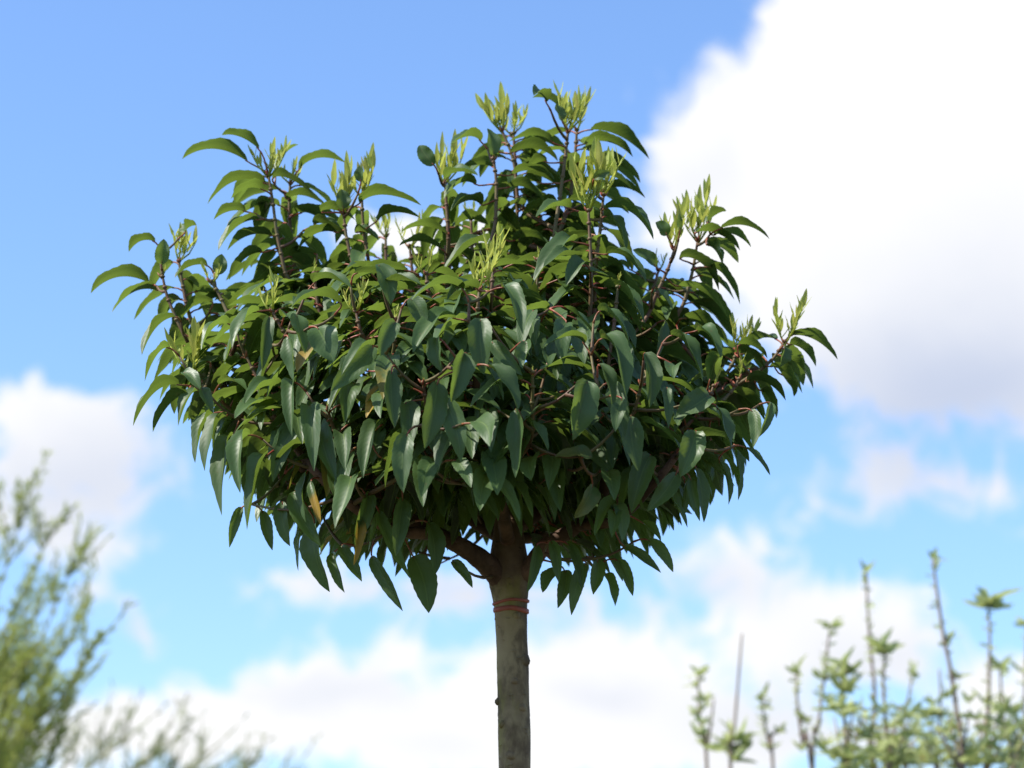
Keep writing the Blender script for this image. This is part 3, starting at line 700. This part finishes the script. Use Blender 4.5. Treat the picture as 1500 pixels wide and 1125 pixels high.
# feathery tree and the wispy shrub on the other side
def feathery(name, root, Y, limbs, label, leafmat, ln, wd, per, spread, trunk_r):
    base = P(root[0], root[1], Y); e = empty(name, (base.x, Y, 0)); tag(e, label, 'tree' if 'tree' in name else 'shrub')
    tk = Mesh(); tpts = [Vector((base.x, Y, -.05)), Vector((base.x+.03, Y, base.z*.5)), base]
    tq = spline(tpts, 6); tk.add(*tube(tq, [trunk_r*(1.3-.5*i/(len(tq)-1)) for i in range(len(tq))], 10, 0, .06)); tk.build('trunk', ['willow_bark'], e)
    lv = Mesh()
    for (x0, y0, x1, y1, dy, nt_) in limbs:
        a = P(x0, y0, Y+dy*.5); b = P(x1, y1+28, Y+dy); s = tq[-1-random.randint(0, 4)]
        c = spline([s, s.lerp(a, .6)-ZUP*.04, a, a.lerp(b, .5)+Vector((.02*spread, 0, -.01)), b], 6); n = len(c)
        br = Mesh(); br.add(*tube(c, [.009*(1-.88*i/(n-1)) for i in range(n)], 6, 0))
        L = 0
        for j in range(nt_):               # side twigs off the limb
            i0 = random.randint(n//3, n-2); p = c[i0]; t = (c[i0+1]-c[i0]).normalized()
            d = (t+Vector((random.uniform(-.7, .7), random.uniform(-.7, .7), random.uniform(-.1, .35)))).normalized(); l_ = random.uniform(.10, .26)*(1.15-i0/n*.6)
            w_ = [p, p+d*l_*.5+ZUP*.01, p+d*l_+ZUP*.03]; tw_ = spline(w_, 4); br.add(*tube(tw_, [.0026-.0002*i for i in range(len(tw_))], 4, 0))
            for k in range(per):
                q = tw_[random.randint(1, len(tw_)-1)]; q = q+Vector((random.uniform(-.012, .012),)*3)
                dd = ((tw_[-1]-tw_[0]).normalized()+Vector((random.uniform(-.8, .8), random.uniform(-.8, .8), random.uniform(-.5, .6)))).normalized()
                lv.join(small_leaf(q, dd, ln*random.uniform(.6, 1.15), wd, rows=3))
        for k in range(per*3):
            q = c[random.randint(n*3//5, n-1)]; dd = ((c[-1]-c[-3]).normalized()+Vector((random.uniform(-.7, .7), random.uniform(-.7, .7), random.uniform(-.4, .4)))).normalized()
            lv.join(small_leaf(q, dd, ln*random.uniform(.6, 1.1), wd, rows=3))
        br.build('branch', ['green_twig'], e)
    tag(lv.build('foliage', [leafmat, 'petiole'], e), kind='stuff')
limbs = [(-60, 1000, 48, 672, 0, 16), (-90, 950, -5, 720, .2, 14), (-10, 960, 72, 745, .2, 13), (0, 1040, 105, 800, -.1, 14), (10, 1080, 128, 850, .1, 14), (20, 1100, 142, 905, -.2, 14),
         (-20, 1060, 60, 840, .3, 18), (-50, 1080, 20, 860, -.3, 20), (-30, 1110, 40, 930, 0, 22), (20, 1130, 115, 965, .2, 13), (-10, 1150, 60, 1000, -.1, 22), (-60, 1120, 0, 950, .2, 20), (30, 1180, 90, 1040, .1, 14), (-80, 1150, -30, 900, 0, 16), (-10, 1190, 30, 1040, .3, 20), (-40, 1200, 0, 1060, -.2, 20)]
feathery('willow_tree', (-110, 1330), 4.2, limbs, 'tall feathery yellow-green tree with narrow leaves, blurred behind the laurel', 'willow', .034, .0085, 25, .6, .05)
limbs2 = [(150, 1120, 190, 1020, 0, 7), (200, 1130, 275, 1032, .2, 8), (180, 1150, 235, 1045, -.2, 8), (250, 1150, 345, 1078, .1, 8), (230, 1160, 300, 1075, .3, 9), (280, 1170, 378, 1085, -.1, 8), (320, 1190, 440, 1098, .2, 7), (120, 1150, 150, 1040, .1, 9), (200, 1190, 250, 1085, 0, 9), (90, 1140, 110, 1050, .2, 9), (290, 1190, 340, 1100, .2, 7), (160, 1200, 200, 1090, .2, 8)]
feathery('wispy_shrub', (160, 1480), 5.2, limbs2, 'low wispy grey-green shrub with slanting sprays beside the feathery tree', 'wisp', .038, .008, 9, 1.0, .04)
